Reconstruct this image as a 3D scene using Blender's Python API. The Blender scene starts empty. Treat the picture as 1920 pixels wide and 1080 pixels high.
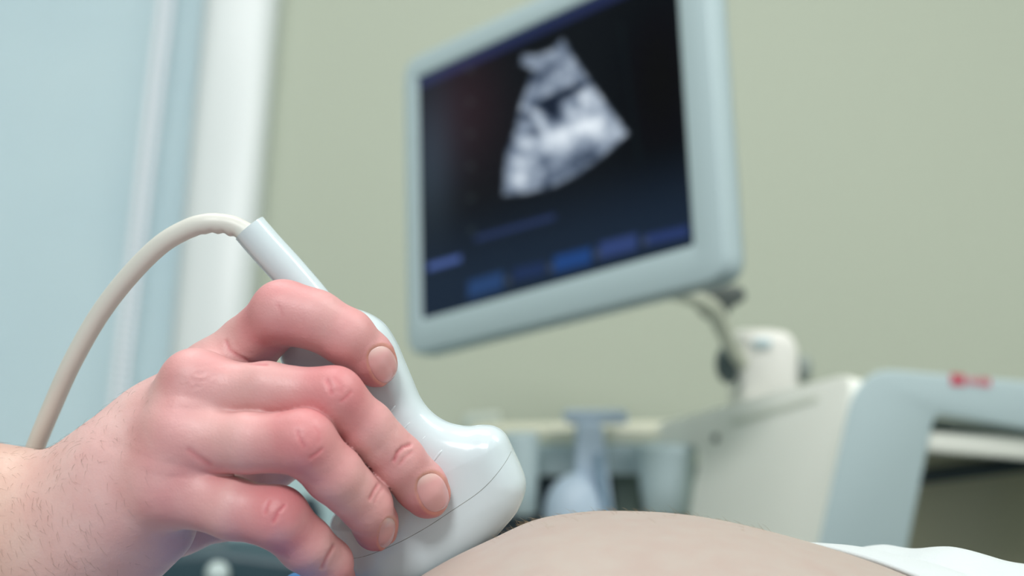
import bpy, bmesh, math, random
import numpy as np
from mathutils import Matrix, Vector

random.seed(7); rng = np.random.default_rng(7)
SC = bpy.context.scene
COL = SC.collection

# ------------------------------------------------------------------ camera
FPX = 1920 * 50 / 36.0            # focal length in pixels of the 1920 wide frame
FD = 450.0                        # focus distance, mm
PITCH, ROLL = math.radians(11.5), math.radians(2.8)
CAM = np.array([0.0, 0.0, 1.0])
FW = np.array([0, math.cos(PITCH), math.sin(PITCH)])
U0 = np.array([0, -math.sin(PITCH), math.cos(PITCH)])
R0 = np.array([1.0, 0, 0])
RT = math.cos(ROLL) * R0 + math.sin(ROLL) * U0
UP = -math.sin(ROLL) * R0 + math.cos(ROLL) * U0
cd = bpy.data.cameras.new('camera'); cam = bpy.data.objects.new('camera', cd); COL.objects.link(cam)
cd.lens = 50; cd.sensor_width = 36; cd.clip_start = 0.02
cam.matrix_world = Matrix(((RT[0], UP[0], -FW[0], CAM[0]), (RT[1], UP[1], -FW[1], CAM[1]), (RT[2], UP[2], -FW[2], CAM[2]), (0, 0, 0, 1)))
cd.dof.use_dof = True; cd.dof.focus_distance = 0.435; cd.dof.aperture_fstop = 8.2
SC.camera = cam

# ------------------------------------------------------------------ world, lamps, exposure
SC.view_settings.view_transform = 'Standard'; SC.view_settings.look = 'None'
SC.view_settings.exposure = 0.0; SC.view_settings.gamma = 1.0
w = bpy.data.worlds.new('world'); SC.world = w; w.use_nodes = True
w.node_tree.nodes['Background'].inputs[0].default_value = (0.88, 0.98, 1.0, 1)
w.node_tree.nodes['Background'].inputs[1].default_value = 0.66


def area(name, loc, target, sx, sy, power, color):
    l = bpy.data.lights.new(name, 'AREA'); l.shape = 'RECTANGLE'; l.size = sx; l.size_y = sy
    l.energy = power; l.color = color
    o = bpy.data.objects.new(name, l); COL.objects.link(o); o.location = loc
    o.rotation_euler = (Vector(target) - Vector(loc)).to_track_quat('-Z', 'Y').to_euler()
    return o


area('unseen_overhead_lamp', (-0.45, -1.5, 2.4), (0, 0.45, 1.0), 0.6, 0.35, 33, (1.0, 0.985, 0.97))
area('unseen_overhead_lamp', (-0.4, 0.75, 2.6), (0.5, 1.5, 1.0), 1.2, 0.5, 12, (1.0, 0.99, 0.97))  # unseen lamp, placed to brighten the machine's cream panel
area('unseen_overhead_lamp', (1.0, 0.1, 2.6), (0.95, 1.9, 1.0), 1.0, 0.4, 20, (1.0, 0.99, 0.97))  # added lamp, out of view, lifting the grey frame and right wall
area('daylight', (-1.4, 3.1, 1.6), (-1.3, 1.0, 1.2), 2.0, 2.2, 28, (0.98, 0.98, 1.0))


# ------------------------------------------------------------------ helpers
def F(px, py, t=0.0):
    """pixel + mm towards the camera from the focus plane -> mm in the hand frame"""
    d = FD - t
    return np.array([(px - 960) * d / FPX, -(py - 540) * d / FPX, t])


def rmm(rpx, t):
    return rpx * (FD - t) / FPX


def Wd(px, py, d):
    """pixel at depth d (m) -> world point"""
    return CAM + FW * d + RT * ((px - 960) * d / FPX) - UP * ((py - 540) * d / FPX)


HF = Matrix(((RT[0], UP[0], -FW[0], CAM[0] + FW[0] * .45), (RT[1], UP[1], -FW[1], CAM[1] + FW[1] * .45),
             (RT[2], UP[2], -FW[2], CAM[2] + FW[2] * .45), (0, 0, 0, 1)))
HFI = np.array(HF.inverted())


def to_hand(pw):
    """world (N,3) m -> hand frame mm"""
    return (pw @ HFI[:3, :3].T + HFI[:3, 3]) * 1000


def srgb(r, g, b):
    return tuple((c / 255 / 12.92 if c / 255 <= .04045 else ((c / 255 + .055) / 1.055) ** 2.4) for c in (r, g, b)) + (1.0,)


def mat(name, color, rough=0.5, bump=0.0, bscale=200.0, var=0.0, vscale=8.0, **kw):
    m = bpy.data.materials.new(name); m.use_nodes = True
    nt = m.node_tree; b = nt.nodes['Principled BSDF']
    b.inputs['Base Color'].default_value = color; b.inputs['Roughness'].default_value = rough
    for k, v in kw.items():
        b.inputs[k.replace('_', ' ')].default_value = v
    tc = nt.nodes.new('ShaderNodeTexCoord')
    if var > 0:
        n = nt.nodes.new('ShaderNodeTexNoise'); n.inputs['Scale'].default_value = vscale; n.inputs['Detail'].default_value = 4
        nt.links.new(tc.outputs['Object'], n.inputs['Vector'])
        mr = nt.nodes.new('ShaderNodeMapRange'); mr.inputs[3].default_value = 1 - var; mr.inputs[4].default_value = 1 + var
        nt.links.new(n.outputs['Fac'], mr.inputs[0])
        mx = nt.nodes.new('ShaderNodeMix'); mx.data_type = 'RGBA'; mx.blend_type = 'MULTIPLY'; mx.inputs[0].default_value = 1
        mx.inputs[6].default_value = color; nt.links.new(mr.outputs[0], mx.inputs[7]); nt.links.new(mx.outputs[2], b.inputs['Base Color'])
    if bump > 0:
        n2 = nt.nodes.new('ShaderNodeTexNoise'); n2.inputs['Scale'].default_value = bscale; n2.inputs['Detail'].default_value = 3
        nt.links.new(tc.outputs['Object'], n2.inputs['Vector'])
        bp = nt.nodes.new('ShaderNodeBump'); bp.inputs['Strength'].default_value = bump; bp.inputs['Distance'].default_value = 0.001
        nt.links.new(n2.outputs['Fac'], bp.inputs['Height']); nt.links.new(bp.outputs['Normal'], b.inputs['Normal'])
    return m


def tag(o, label, cat, group=None, kind=None):
    o['label'] = label
    if cat: o['category'] = cat
    if group: o['group'] = group
    if kind: o['kind'] = kind
    return o


def link(name, me, m=None, parent=None, smooth=True):
    o = bpy.data.objects.new(name, me); COL.objects.link(o)
    if m is not None: me.materials.append(m)
    if smooth:
        me.polygons.foreach_set('use_smooth', [True] * len(me.polygons))
    if parent is not None: o.parent = parent
    return o


def empty(name, loc=(0, 0, 0), matrix=None):
    o = bpy.data.objects.new(name, None); COL.objects.link(o); o.empty_display_size = 0.05
    if matrix is not None: o.matrix_world = matrix
    else: o.location = loc
    return o


def mesh_np(name, v, f):
    me = bpy.data.meshes.new(name)
    v = np.asarray(v, np.float32); f = np.asarray(f, np.int32)
    n = f.shape[1]
    me.vertices.add(len(v)); me.vertices.foreach_set('co', v.ravel())
    me.loops.add(f.size); me.loops.foreach_set('vertex_index', f.ravel())
    me.polygons.add(len(f)); me.polygons.foreach_set('loop_start', np.arange(0, f.size, n, dtype=np.int32))
    me.update(calc_edges=True); me.validate()
    return me


def bm_obj(name, bm, m, parent=None, inv=None, smooth=True, angle=40):
    bmesh.ops.recalc_face_normals(bm, faces=bm.faces)
    if inv is not None: bmesh.ops.transform(bm, matrix=inv, verts=bm.verts)
    me = bpy.data.meshes.new(name); bm.to_mesh(me); bm.free()
    o = link(name, me, m, parent, smooth)
    if smooth: me.set_sharp_from_angle(angle=math.radians(angle))
    return o


def prism(pts, ext, bevel=0.0, seg=3):
    """polygon of world points, extruded by the vector ext, edges bevelled -> bmesh"""
    bm = bmesh.new()
    vs = [bm.verts.new(tuple(p)) for p in pts]
    f = bm.faces.new(vs)
    r = bmesh.ops.extrude_face_region(bm, geom=[f])
    for v in r['geom']:
        if isinstance(v, bmesh.types.BMVert): v.co += Vector(tuple(ext))
    bmesh.ops.recalc_face_normals(bm, faces=bm.faces)
    if bevel > 0:
        ed = [e for e in bm.edges if len(e.link_faces) == 2 and e.calc_face_angle(0) > 0.5]
        bmesh.ops.bevel(bm, geom=ed, offset=bevel, segments=seg, profile=0.5, affect='EDGES', clamp_overlap=True)
    return bm


def box(c, s, bevel=0.0, rot=None, seg=3):
    bm = bmesh.new(); bmesh.ops.create_cube(bm, size=1)
    bmesh.ops.scale(bm, vec=s, verts=bm.verts)
    if bevel > 0: bmesh.ops.bevel(bm, geom=list(bm.edges), offset=bevel, segments=seg, profile=0.5, affect='EDGES', clamp_overlap=True)
    if rot is not None: bmesh.ops.transform(bm, matrix=rot, verts=bm.verts)
    bmesh.ops.translate(bm, vec=tuple(c), verts=bm.verts)
    return bm


def round_poly(pts, r, n=5):
    """round the corners of a polygon of 3D points"""
    out = []
    k = len(pts)
    for i in range(k):
        p, a, b = np.array(pts[i]), np.array(pts[i - 1]), np.array(pts[(i + 1) % k])
        rr = r[i] if isinstance(r, (list, tuple)) else r
        da, db = a - p, b - p
        la, lb = np.linalg.norm(da), np.linalg.norm(db)
        q = min(rr, la * .45, lb * .45)
        if q < 1e-5: out.append(p); continue
        A, B = p + da / la * q, p + db / lb * q
        for s in np.linspace(0, 1, n):
            out.append((1 - s) ** 2 * A + 2 * s * (1 - s) * p + s * s * B)
    return out


def catmull(P, n=12, closed=False):
    P = np.asarray(P, float); k = len(P); out = []
    rngk = range(k if closed else k - 1)
    for i in rngk:
        if closed: p0, p1, p2, p3 = P[i - 1], P[i], P[(i + 1) % k], P[(i + 2) % k]
        else: p0, p1, p2, p3 = P[max(i - 1, 0)], P[i], P[i + 1], P[min(i + 2, k - 1)]
        for s in np.linspace(0, 1, n, endpoint=False):
            out.append(.5 * (2 * p1 + (p2 - p0) * s + (2 * p0 - 5 * p1 + 4 * p2 - p3) * s * s + (3 * p1 - p0 - 3 * p2 + p3) * s ** 3))
    if not closed: out.append(P[-1])
    return np.array(out)


def tube(path, rad, sides=24, cap=True):
    """swept tube along path; rad scalar or array -> verts, faces lists"""
    path = np.asarray(path, float); n = len(path)
    rad = np.broadcast_to(rad, (n,))
    tan = np.gradient(path, axis=0); tan /= np.linalg.norm(tan, axis=1)[:, None]
    nrm = np.cross(tan[0], [0.3, 0.2, 0.9]); nrm /= np.linalg.norm(nrm)
    V = []; ang = np.linspace(0, 2 * np.pi, sides, endpoint=False)
    for i in range(n):
        nrm = nrm - tan[i] * (nrm @ tan[i]); nrm /= np.linalg.norm(nrm)
        bi = np.cross(tan[i], nrm)
        V.append(path[i] + rad[i] * (np.cos(ang)[:, None] * nrm + np.sin(ang)[:, None] * bi))
    V = np.concatenate(V)
    Fc = []
    for i in range(n - 1):
        for j in range(sides):
            a = i * sides + j; b = i * sides + (j + 1) % sides
            Fc.append((a, b, b + sides, a + sides))
    if cap:
        V = np.vstack([V, path[0], path[-1]]); c0, c1 = len(V) - 2, len(V) - 1
        for j in range(sides):
            Fc.append((c0, (j + 1) % sides, j)); q = (n - 1) * sides
            Fc.append((c1, q + j, q + (j + 1) % sides))
    return V, Fc


def py_mesh(name, V, Fc):
    me = bpy.data.meshes.new(name); me.from_pydata([tuple(v) for v in V], [], [tuple(f) for f in Fc]); me.update()
    return me


# ------------------------------------------------------------------ distance-field modelling
def smin(a, b, k):
    h = np.maximum(k - np.abs(a - b), 0) / k
    return np.minimum(a, b) - h * h * k * .25


def cap(p, a, b, ra, rb):
    pa = p - a; ba = b - a
    h = np.clip(pa @ ba / (ba @ ba), 0, 1)
    return np.linalg.norm(pa - h[:, None] * ba, axis=1) - (ra + (rb - ra) * h)


def chain(p, pts, k=2.0):
    d = None
    for (a, ra), (b, rb) in zip(pts[:-1], pts[1:]):
        e = cap(p, a, b, ra, rb)
        d = e if d is None else smin(d, e, k)
    return d


def ellipsoid(p, c, r, ax=None):
    q = p - c
    if ax is not None: q = q @ ax
    r = np.asarray(r); k0 = np.linalg.norm(q / r, axis=1); k1 = np.linalg.norm(q / r ** 2, axis=1)
    return k0 * (k0 - 1) / np.maximum(k1, 1e-9)


def grad(f, p, e=0.12):
    g = np.empty_like(p)
    for i in range(3):
        o = np.zeros(3); o[i] = e
        g[:, i] = (f(p + o) - f(p - o)) / (2 * e)
    return g


def surface(f, lo, hi, h, B=8, margin=1.3, iters=2):
    """surface nets over a sparse grid, then Newton steps onto the field -> verts, quads"""
    lo = np.asarray(lo, float); nb = np.ceil((np.asarray(hi) - lo) / (h * B)).astype(int)
    n = nb * B
    bc = np.stack(np.meshgrid(*[lo[i] + (np.arange(nb[i]) + .5) * B * h - h * .5 for i in range(3)], indexing='ij'), -1)
    fc = f(bc.reshape(-1, 3))
    vals = np.repeat(np.repeat(np.repeat(np.sign(fc).reshape(nb), B, 0), B, 1), B, 2).astype(np.float32) * 9
    act = np.nonzero(np.abs(fc) < B * h * .87 * margin)[0]
    bi = np.stack(np.unravel_index(act, nb), -1)
    loc = np.stack(np.meshgrid(*[np.arange(B)] * 3, indexing='ij'), -1).reshape(-1, 3)
    for s in range(0, len(bi), 900):
        idx = (bi[s:s + 900, None, :] * B + loc[None]).reshape(-1, 3)
        vals[idx[:, 0], idx[:, 1], idx[:, 2]] = f(lo + idx * h)
    S = vals < 0
    cnt = np.zeros(n - 1, np.int8)
    for dx in (0, 1):
        for dy in (0, 1):
            for dz in (0, 1):
                cnt += S[dx:n[0] - 1 + dx, dy:n[1] - 1 + dy, dz:n[2] - 1 + dz]
    cell = np.argwhere((cnt > 0) & (cnt < 8))
    vid = np.full(n - 1, -1, np.int32); vid[tuple(cell.T)] = np.arange(len(cell))
    cv = {}
    for c in [(i, j, k) for i in (0, 1) for j in (0, 1) for k in (0, 1)]:
        q = cell + c; cv[c] = vals[q[:, 0], q[:, 1], q[:, 2]]
    acc = np.zeros((len(cell), 3)); num = np.zeros(len(cell))
    for c in cv:
        for ax in range(3):
            if c[ax] == 0:
                d = list(c); d[ax] = 1; a, b = cv[c], cv[tuple(d)]
                m = (a < 0) != (b < 0)
                t = np.where(m, a / np.where(m, a - b, 1), 0)
                pt = np.tile(np.array(c, float), (len(cell), 1)); pt[:, ax] += t
                acc[m] += pt[m]; num[m] += 1
    V = lo + (cell + acc / num[:, None]) * h
    Q = []
    for ax in range(3):
        a, b = [(1, 2), (2, 0), (0, 1)][ax]
        s0 = [slice(None)] * 3; s1 = [slice(None)] * 3
        s0[ax] = slice(0, n[ax] - 1); s1[ax] = slice(1, n[ax])
        d = S[tuple(s0)] != S[tuple(s1)]
        e = np.argwhere(d)
        e = e[(e[:, a] > 0) & (e[:, b] > 0) & (e[:, a] < n[a] - 1) & (e[:, b] < n[b] - 1)]
        ins = S[tuple(e.T)]
        def c_(da, db):
            q = e.copy(); q[:, a] += da; q[:, b] += db
            return vid[tuple(q.T)]
        q = np.stack([c_(-1, -1), c_(0, -1), c_(0, 0), c_(-1, 0)], 1)
        q[~ins] = q[~ins][:, ::-1]
        Q.append(q)
    Q = np.concatenate(Q)
    for _ in range(iters):
        g = grad(f, V); d = f(V)
        g2 = np.maximum((g * g).sum(1), .25)
        st = np.clip(d / g2, -h * .6, h * .6)
        V = V - g * st[:, None]
    return V, Q


def set_normals(me, nrm):
    me.normals_split_custom_set_from_vertices([tuple(x) for x in nrm])


# ================================================================== ROOM
wall_m = mat('wall_paint', srgb(180, 188, 173), 0.85, bump=0.15, bscale=120, var=0.02, vscale=2)
white_m = mat('white_gloss_paint', srgb(222, 229, 231), 0.3)
ceil_m = mat('ceiling_paint', srgb(235, 235, 230), 0.9)
floor_m = mat('floor_vinyl', srgb(120, 128, 128), 0.4, var=0.06, vscale=30)
YW = 2.35                                     # back wall
XL, XR, YB, ZC = -2.0, 2.2, -1.6, 2.75


def plane_hit(px, py, y):
    d = Wd(px, py, 1.0) - CAM
    return CAM + d * (y - CAM[1]) / d[1]


xj = plane_hit(487, 300, YW)[0]               # right edge of the window's frame
xo = xj - 0.11                                # window opening ends here
ZS, ZH = 0.35, 2.45
st = lambda o: (o.__setitem__('kind', 'structure'), o)[1]
st(bm_obj('wall_back', box(((xj - .03 + XR) / 2, YW + .1, ZC / 2), (XR - xj + .03, .2, ZC)), wall_m, smooth=False))
st(bm_obj('wall_below_window', box(((XL + xj - .03) / 2, YW + .1, ZS / 2), (xj - .03 - XL, .2, ZS)), wall_m, smooth=False))
st(bm_obj('wall_above_window', box(((XL + xj - .03) / 2, YW + .1, (ZH + ZC) / 2), (xj - .03 - XL, .2, ZC - ZH)), wall_m, smooth=False))
st(bm_obj('wall_left', box((XL - .1, (YB + YW) / 2, ZC / 2), (.2, YW - YB + .4, ZC)), wall_m, smooth=False))
st(bm_obj('wall_right', box((XR + .1, (YB + YW) / 2, ZC / 2), (.2, YW - YB + .4, ZC)), wall_m, smooth=False))
st(bm_obj('floor', box((.1, (YB + YW) / 2, -.05), (XR - XL + .4, YW - YB + .4, .1)), floor_m, smooth=False))
st(bm_obj('ceiling', box((.1, (YB + YW) / 2, ZC + .05), (XR - XL + .4, YW - YB + .4, .1)), ceil_m, smooth=False))
# window: frame with a rounded jamb, glass pane
win = st(empty('window_1', ((XL + xj) / 2, YW, ZS)))
inv = Matrix.Translation(-win.location)
jm = box((xj - .045, YW - .03, (ZS + ZH) / 2), (.125, .10, ZH - ZS + .1), .03, seg=6)
bm_obj('window_frame', jm, white_m, win, inv)
jb = box((xj - .10, YW + .06, (ZS + ZH) / 2), (.06, .08, ZH - ZS), .012)
bm_obj('inner_frame', jb, white_m, win, inv)
bm_obj('window_sill', box(((XL + xj) / 2 - .05, YW - .02, ZS), (xj - XL - .02, .16, .04), .008), white_m, win, inv)
glass = bpy.data.materials.new('window_glass'); glass.use_nodes = True
gt = glass.node_tree; gt.nodes.clear(); go = gt.nodes.new('ShaderNodeOutputMaterial'); gm = gt.nodes.new('ShaderNodeMixShader'); g1 = gt.nodes.new('ShaderNodeBsdfTransparent'); g2 = gt.nodes.new('ShaderNodeBsdfGlossy')
g2.inputs['Roughness'].default_value = .02; gm.inputs[0].default_value = .06; gt.links.new(g1.outputs[0], gm.inputs[1]); gt.links.new(g2.outputs[0], gm.inputs[2]); gt.links.new(gm.outputs[0], go.inputs[0])
bm_obj('window_pane', box(((XL + xo) / 2, YW + .1, (ZS + ZH) / 2), (xo - XL, .008, ZH - ZS)), glass, win, inv, smooth=False)

# roller blind over the glass
blind_m = bpy.data.materials.new('blind_fabric'); blind_m.use_nodes = True
nt = blind_m.node_tree; nt.nodes.clear()
out = nt.nodes.new('ShaderNodeOutputMaterial'); ms = nt.nodes.new('ShaderNodeMixShader'); df = nt.nodes.new('ShaderNodeBsdfDiffuse'); tl = nt.nodes.new('ShaderNodeBsdfTranslucent')
wv = nt.nodes.new('ShaderNodeTexNoise'); wv.inputs['Scale'].default_value = 3; tcb = nt.nodes.new('ShaderNodeTexCoord'); nt.links.new(tcb.outputs['Object'], wv.inputs['Vector'])
cr = nt.nodes.new('ShaderNodeValToRGB'); cr.color_ramp.elements[0].color = srgb(204, 218, 222); cr.color_ramp.elements[1].color = srgb(212, 224, 226)
nt.links.new(wv.outputs['Fac'], cr.inputs[0]); nt.links.new(cr.outputs[0], df.inputs[0]); nt.links.new(cr.outputs[0], tl.inputs[0])
ms.inputs[0].default_value = .55; nt.links.new(df.outputs[0], ms.inputs[1]); nt.links.new(tl.outputs[0], ms.inputs[2]); nt.links.new(ms.outputs[0], out.inputs[0])
chain_m = mat('white_plastic_beads', srgb(242, 246, 252), 0.35)
bl = empty('roller_blind', ((XL + xo) / 2, YW + .02, ZH)); inv = Matrix.Translation(-bl.location)
tag(bl, 'pale blue roller blind drawn down over the window on the left', 'blind')
xb = xo + .005
bm_obj('blind_fabric', box(((XL + xb) / 2 + .01, YW + .035, (ZS + .1 + ZH) / 2), (xb - XL - .03, .002, ZH - ZS - .1)), blind_m, bl, inv, smooth=False)
V, Fc = tube([(XL + .03, YW + .045, ZH - .02), (xb - .02, YW + .045, ZH - .02)], .02); me = py_mesh('roller_tube', V - np.array(bl.location), Fc); link('roller_tube', me, white_m, bl)
bm_obj('bottom_bar', box(((XL + xb) / 2 + .01, YW + .035, ZS + .1), (xb - XL - .04, .012, .025), .004), white_m, bl, inv)
# bead chain: two strands of small beads, hanging a little out from the blind
bm = bmesh.new()
c0, c1 = plane_hit(320, -150, YW - .04), plane_hit(205, 800, YW - .04)
for s, off in ((0, 0.0), (1, 0.016)):
    L = np.linalg.norm(c1 - c0); nbd = int(L / .0135)
    for i in range(nbd):
        p = c0 + (c1 - c0) * i / nbd + np.array([off * .8, off, 0])
        g = bmesh.ops.create_icosphere(bm, subdivisions=2, radius=.0075)
        bmesh.ops.translate(bm, vec=tuple(p), verts=g['verts'])
    m_ = bmesh.ops.create_cone(bm, cap_ends=True, segments=8, radius1=.0028, radius2=.0028, depth=L)
    dq = Vector(tuple(c1 - c0)).to_track_quat('Z', 'Y').to_matrix().to_4x4()
    bmesh.ops.transform(bm, matrix=Matrix.Translation(tuple((c0 + c1) / 2 + np.array([off * .8, off, 0]))) @ dq, verts=m_['verts'])
bm_obj('bead_chain', bm, chain_m, bl, inv)['label'] = 'white bead pull chain'

# ================================================================== MONITOR
TL, BL, BR, TR = (777, 148), (790, 597), (1302, 457), (1260, -74)
ray = lambda p: (Wd(p[0], p[1], 1.0) - CAM)
A = np.array([ray(BL), -ray(BR), ray(TR)]).T
dd = np.linalg.solve(A, ray(TL)); dd = np.array([1, *dd]) * 1.52
PT = [CAM + ray(p) * d for p, d in zip((TL, BL, BR, TR), dd)]
mu = ((PT[2] - PT[1]) + (PT[3] - PT[0])) / 2; mv = ((PT[0] - PT[1]) + (PT[3] - PT[2])) / 2
SW, SH = np.linalg.norm(mu), np.linalg.norm(mv)
mu /= SW; mv = mv - mu * (mv @ mu); mv /= np.linalg.norm(mv); mn = np.cross(mu, mv)
mc = sum(PT) / 4
MM = Matrix(((mu[0], mv[0], mn[0], mc[0]), (mu[1], mv[1], mn[1], mc[1]), (mu[2], mv[2], mn[2], mc[2]), (0, 0, 0, 1)))
print('monitor', SW, SH, dd, mn)
grey_m = mat('grey_plastic', srgb(186, 205, 210), 0.45, bump=0.05, bscale=400)
greyd_m = mat('dark_grey_plastic', srgb(92, 100, 98), 0.5)
monf_m = mat('monitor_plastic', srgb(170, 189, 194), 0.45, bump=0.05, bscale=400)
mon = empty('monitor', matrix=MM)
tag(mon, 'grey flat monitor showing a white ultrasound scan fan, tilted above the machine', 'monitor')
bx, by0, by1 = .022, .036, .026                # bezel widths: sides, bottom, top
bxr = .034


def rect(x0, x1, y0, y1, z): return [(x0, y0, z), (x1, y0, z), (x1, y1, z), (x0, y1, z)]


# bezel ring: outer rounded rectangle minus the screen opening
bm = bmesh.new()
o_ = round_poly(rect(-SW / 2 - bx, SW / 2 + bxr, -SH / 2 - by0, SH / 2 + by1, 0), .022, 7)
i_ = round_poly(rect(-SW / 2, SW / 2, -SH / 2, SH / 2, 0), .004, 7)
rows = []
for sc, z in ((0, -.022), (0, -.004), (.0016, -.0008), (.004, .0)):
    rows.append([bm.verts.new((p[0] - np.sign(p[0]) * sc, p[1] - np.sign(p[1]) * sc, z)) for p in o_])
for dz, sc in ((0.0, .004), (-.001, .001), (-.008, 0)):
    rows.append([bm.verts.new((p[0] + np.sign(p[0]) * sc, p[1] + np.sign(p[1]) * sc, dz)) for p in i_])
for a, b in zip(rows[:-1], rows[1:]):
    for j in range(len(a)):
        bm.faces.new((a[j], a[(j + 1) % len(a)], b[(j + 1) % len(a)], b[j]))
bez = bm_obj('bezel', bm, monf_m, mon)
# back shell
bm = bmesh.new(); rows = []
for sc, z in ((0, -.0225), (.003, -.03), (.02, -.045), (.07, -.06)):
    rows.append([bm.verts.new((p[0] - np.sign(p[0]) * sc, p[1] - np.sign(p[1]) * sc, z)) for p in o_])
for a, b in zip(rows[:-1], rows[1:]):
    for j in range(len(a)): bm.faces.new((a[j], a[(j + 1) % len(a)], b[(j + 1) % len(a)], b[j]))
bm.faces.new(rows[-1]); bm.faces.new(rows[0][::-1])
bm_obj('back_shell', bm, monf_m, mon)

# the screen: a dense grid whose emitted picture is computed per vertex
NX, NY = 260, 200
gx = np.linspace(-SW / 2, SW / 2, NX); gy = np.linspace(-SH / 2, SH / 2, NY)
GX, GY = np.meshgrid(gx, gy, indexing='xy')
u_, v_ = (GX / SW + .5).ravel(), (GY / SH + .5).ravel()     # 0..1 from lower left
src = np.array([(0, 1), (0, 0), (1, 0), (1, 1)]); dst = np.array([TL, BL, BR, TR], float)
M = []
for (x, y), (X, Y) in zip(src, dst):
    M += [[x, y, 1, 0, 0, 0, -X * x, -X * y], [0, 0, 0, x, y, 1, -Y * x, -Y * y]]
hh = np.append(np.linalg.solve(np.array(M, float), dst.ravel()), 1).reshape(3, 3)
q = hh @ np.stack([u_, v_, np.ones_like(u_)]); qx, qy = q[0] / q[2], q[1] / q[2]


def poly_sd(x, y, P):
    P = np.asarray(P, float); d = np.full(x.shape, 1e9); s = np.ones(x.shape)
    for i in range(len(P)):
        a, b = P[i], P[i - 1]; ex, ey = b - a; wx, wy = x - a[0], y - a[1]
        h = np.clip((wx * ex + wy * ey) / (ex * ex + ey * ey + 1e-12), 0, 1)
        d = np.minimum(d, (wx - ex * h) ** 2 + (wy - ey * h) ** 2)
        c1, c2, c3 = y >= a[1], y < b[1], ex * wy > ey * wx
        s = np.where((c1 & c2 & c3) | (~c1 & ~c2 & ~c3), -s, s)
    return s * np.sqrt(d)


def sstep(a, b, x): t = np.clip((x - a) / (b - a), 0, 1); return t * t * (3 - 2 * t)


def blob(x, y, rx, ry, ang=0):
    a = math.radians(ang); dx, dy = qx - x, qy - y
    return np.exp(-(((dx * math.cos(a) + dy * math.sin(a)) / rx) ** 2 + ((-dx * math.sin(a) + dy * math.cos(a)) / ry) ** 2))


def vnoise(x, y, s, seed):
    r = np.random.default_rng(seed); G = r.random((64, 64))
    X, Y = x / s, y / s; i, j = np.floor(X).astype(int), np.floor(Y).astype(int); fx, fy = X - i, Y - j
    fx, fy = fx * fx * (3 - 2 * fx), fy * fy * (3 - 2 * fy)
    g = lambda a, b: G[a % 64, b % 64]
    return (g(i, j) * (1 - fx) + g(i + 1, j) * fx) * (1 - fy) + (g(i, j + 1) * (1 - fx) + g(i + 1, j + 1) * fx) * fy


fan = [(1046, 74), (1060, 98), (1100, 155), (1170, 248), (1130, 284), (1080, 322), (1035, 345), (985, 358), (940, 362), (942, 320), (946, 285), (962, 240), (972, 190), (995, 130), (970, 118), (972, 104), (1000, 104), (1028, 94)]
fd = poly_sd(qx, qy, fan)
mask = 1 - sstep(-3, 5, fd)
val = .50 + .16 * (vnoise(qx, qy, 14, 1) - .5) + .14 * (vnoise(qx, qy, 30, 2) - .5) + .1 * (vnoise(qx, qy, 6, 3) - .5)
val += .10 * sstep(230, 300, qy) * 0 + .34 * blob(1080, 238, 42, 14, -18) + .22 * blob(1035, 262, 30, 20, -10) + .25 * blob(1090, 185, 20, 22) + .18 * blob(1130, 240, 40, 25, 30)
val += .22 * blob(985, 205, 26, 8, 15) + .25 * blob(1010, 232, 10, 26, -25) + .26 * blob(980, 268, 14, 12) + .26 * blob(968, 335, 16, 22) + .2 * blob(970, 302, 16, 10) + .15 * blob(1060, 210, 12, 18)
val -= .42 * blob(1045, 178, 62, 8, -24) + .36 * blob(1028, 205, 24, 16, 20) + .30 * blob(997, 246, 8, 8) + .28 * blob(1076, 195, 6, 10) + .2 * blob(1030, 125, 34, 7, -28) + .28 * blob(978, 218, 12, 6) + .16 * blob(1100, 290, 46, 16, -32) + .14 * blob(1030, 335, 50, 14, -15) + .14 * blob(948, 270, 8, 30)
val = np.clip((val - .55) * 1.55 + .56, .10, 1)
base = np.stack([np.full_like(qx, .0040), np.full_like(qx, .0058), np.full_like(qx, .0088)], 1)
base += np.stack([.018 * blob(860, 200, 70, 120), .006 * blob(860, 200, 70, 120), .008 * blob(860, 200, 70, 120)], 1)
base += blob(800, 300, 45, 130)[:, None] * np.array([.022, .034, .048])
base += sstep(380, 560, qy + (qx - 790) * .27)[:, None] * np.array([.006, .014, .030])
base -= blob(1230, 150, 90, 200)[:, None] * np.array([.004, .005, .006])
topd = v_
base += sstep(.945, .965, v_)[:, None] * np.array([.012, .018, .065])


def bar(x0, y0, x1, y1, wd, col, soft=5):
    d = poly_sd(qx, qy, [(x0, y0 - wd), (x1, y1 - wd), (x1, y1 + wd), (x0, y0 + wd)])
    return (1 - sstep(-soft, soft, d))[:, None] * np.array(col)


base += bar(798, 500, 860, 482, 6, (.06, .10, .30), 3)
base += bar(888, 446, 1036, 404, 4, (.018, .03, .10))
base += bar(875, 542, 940, 522, 16, (.010, .035, .115)) + bar(1036, 494, 1106, 476, 15, (.004, .035, .16)) + bar(1122, 468, 1192, 450, 15, (.02, .035, .13)) + bar(1208, 448, 1288, 430, 10, (.012, .022, .10)) + bar(960, 514, 1020, 500, 12, (.004, .01, .05))
for (x, y) in ((1207, 450), (1117, 474), (1030, 500), (950, 524)): base += blob(x, y, 5, 6)[:, None] * np.array([.05, .06, .07])
for k in range(6): base += blob(872 + k * 1.5, 130 + 60 * k, 5, 5)[:, None] * np.array([.02, .03, .03])
base += bar(1155, 40, 1195, 300, 3, (.006, .014, .016), 3)
pic = base * (1 - mask[:, None]) + mask[:, None] * np.stack([val ** 1.9 * .80, val ** 1.72 * .88, val ** 1.45 * .95], 1)
pic = np.clip(pic, 0.002, 1)
SV = np.stack([GX.ravel(), GY.ravel(), np.full(GX.size, -.004)], 1)
ij = np.arange(NX * NY).reshape(NY, NX)
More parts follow.
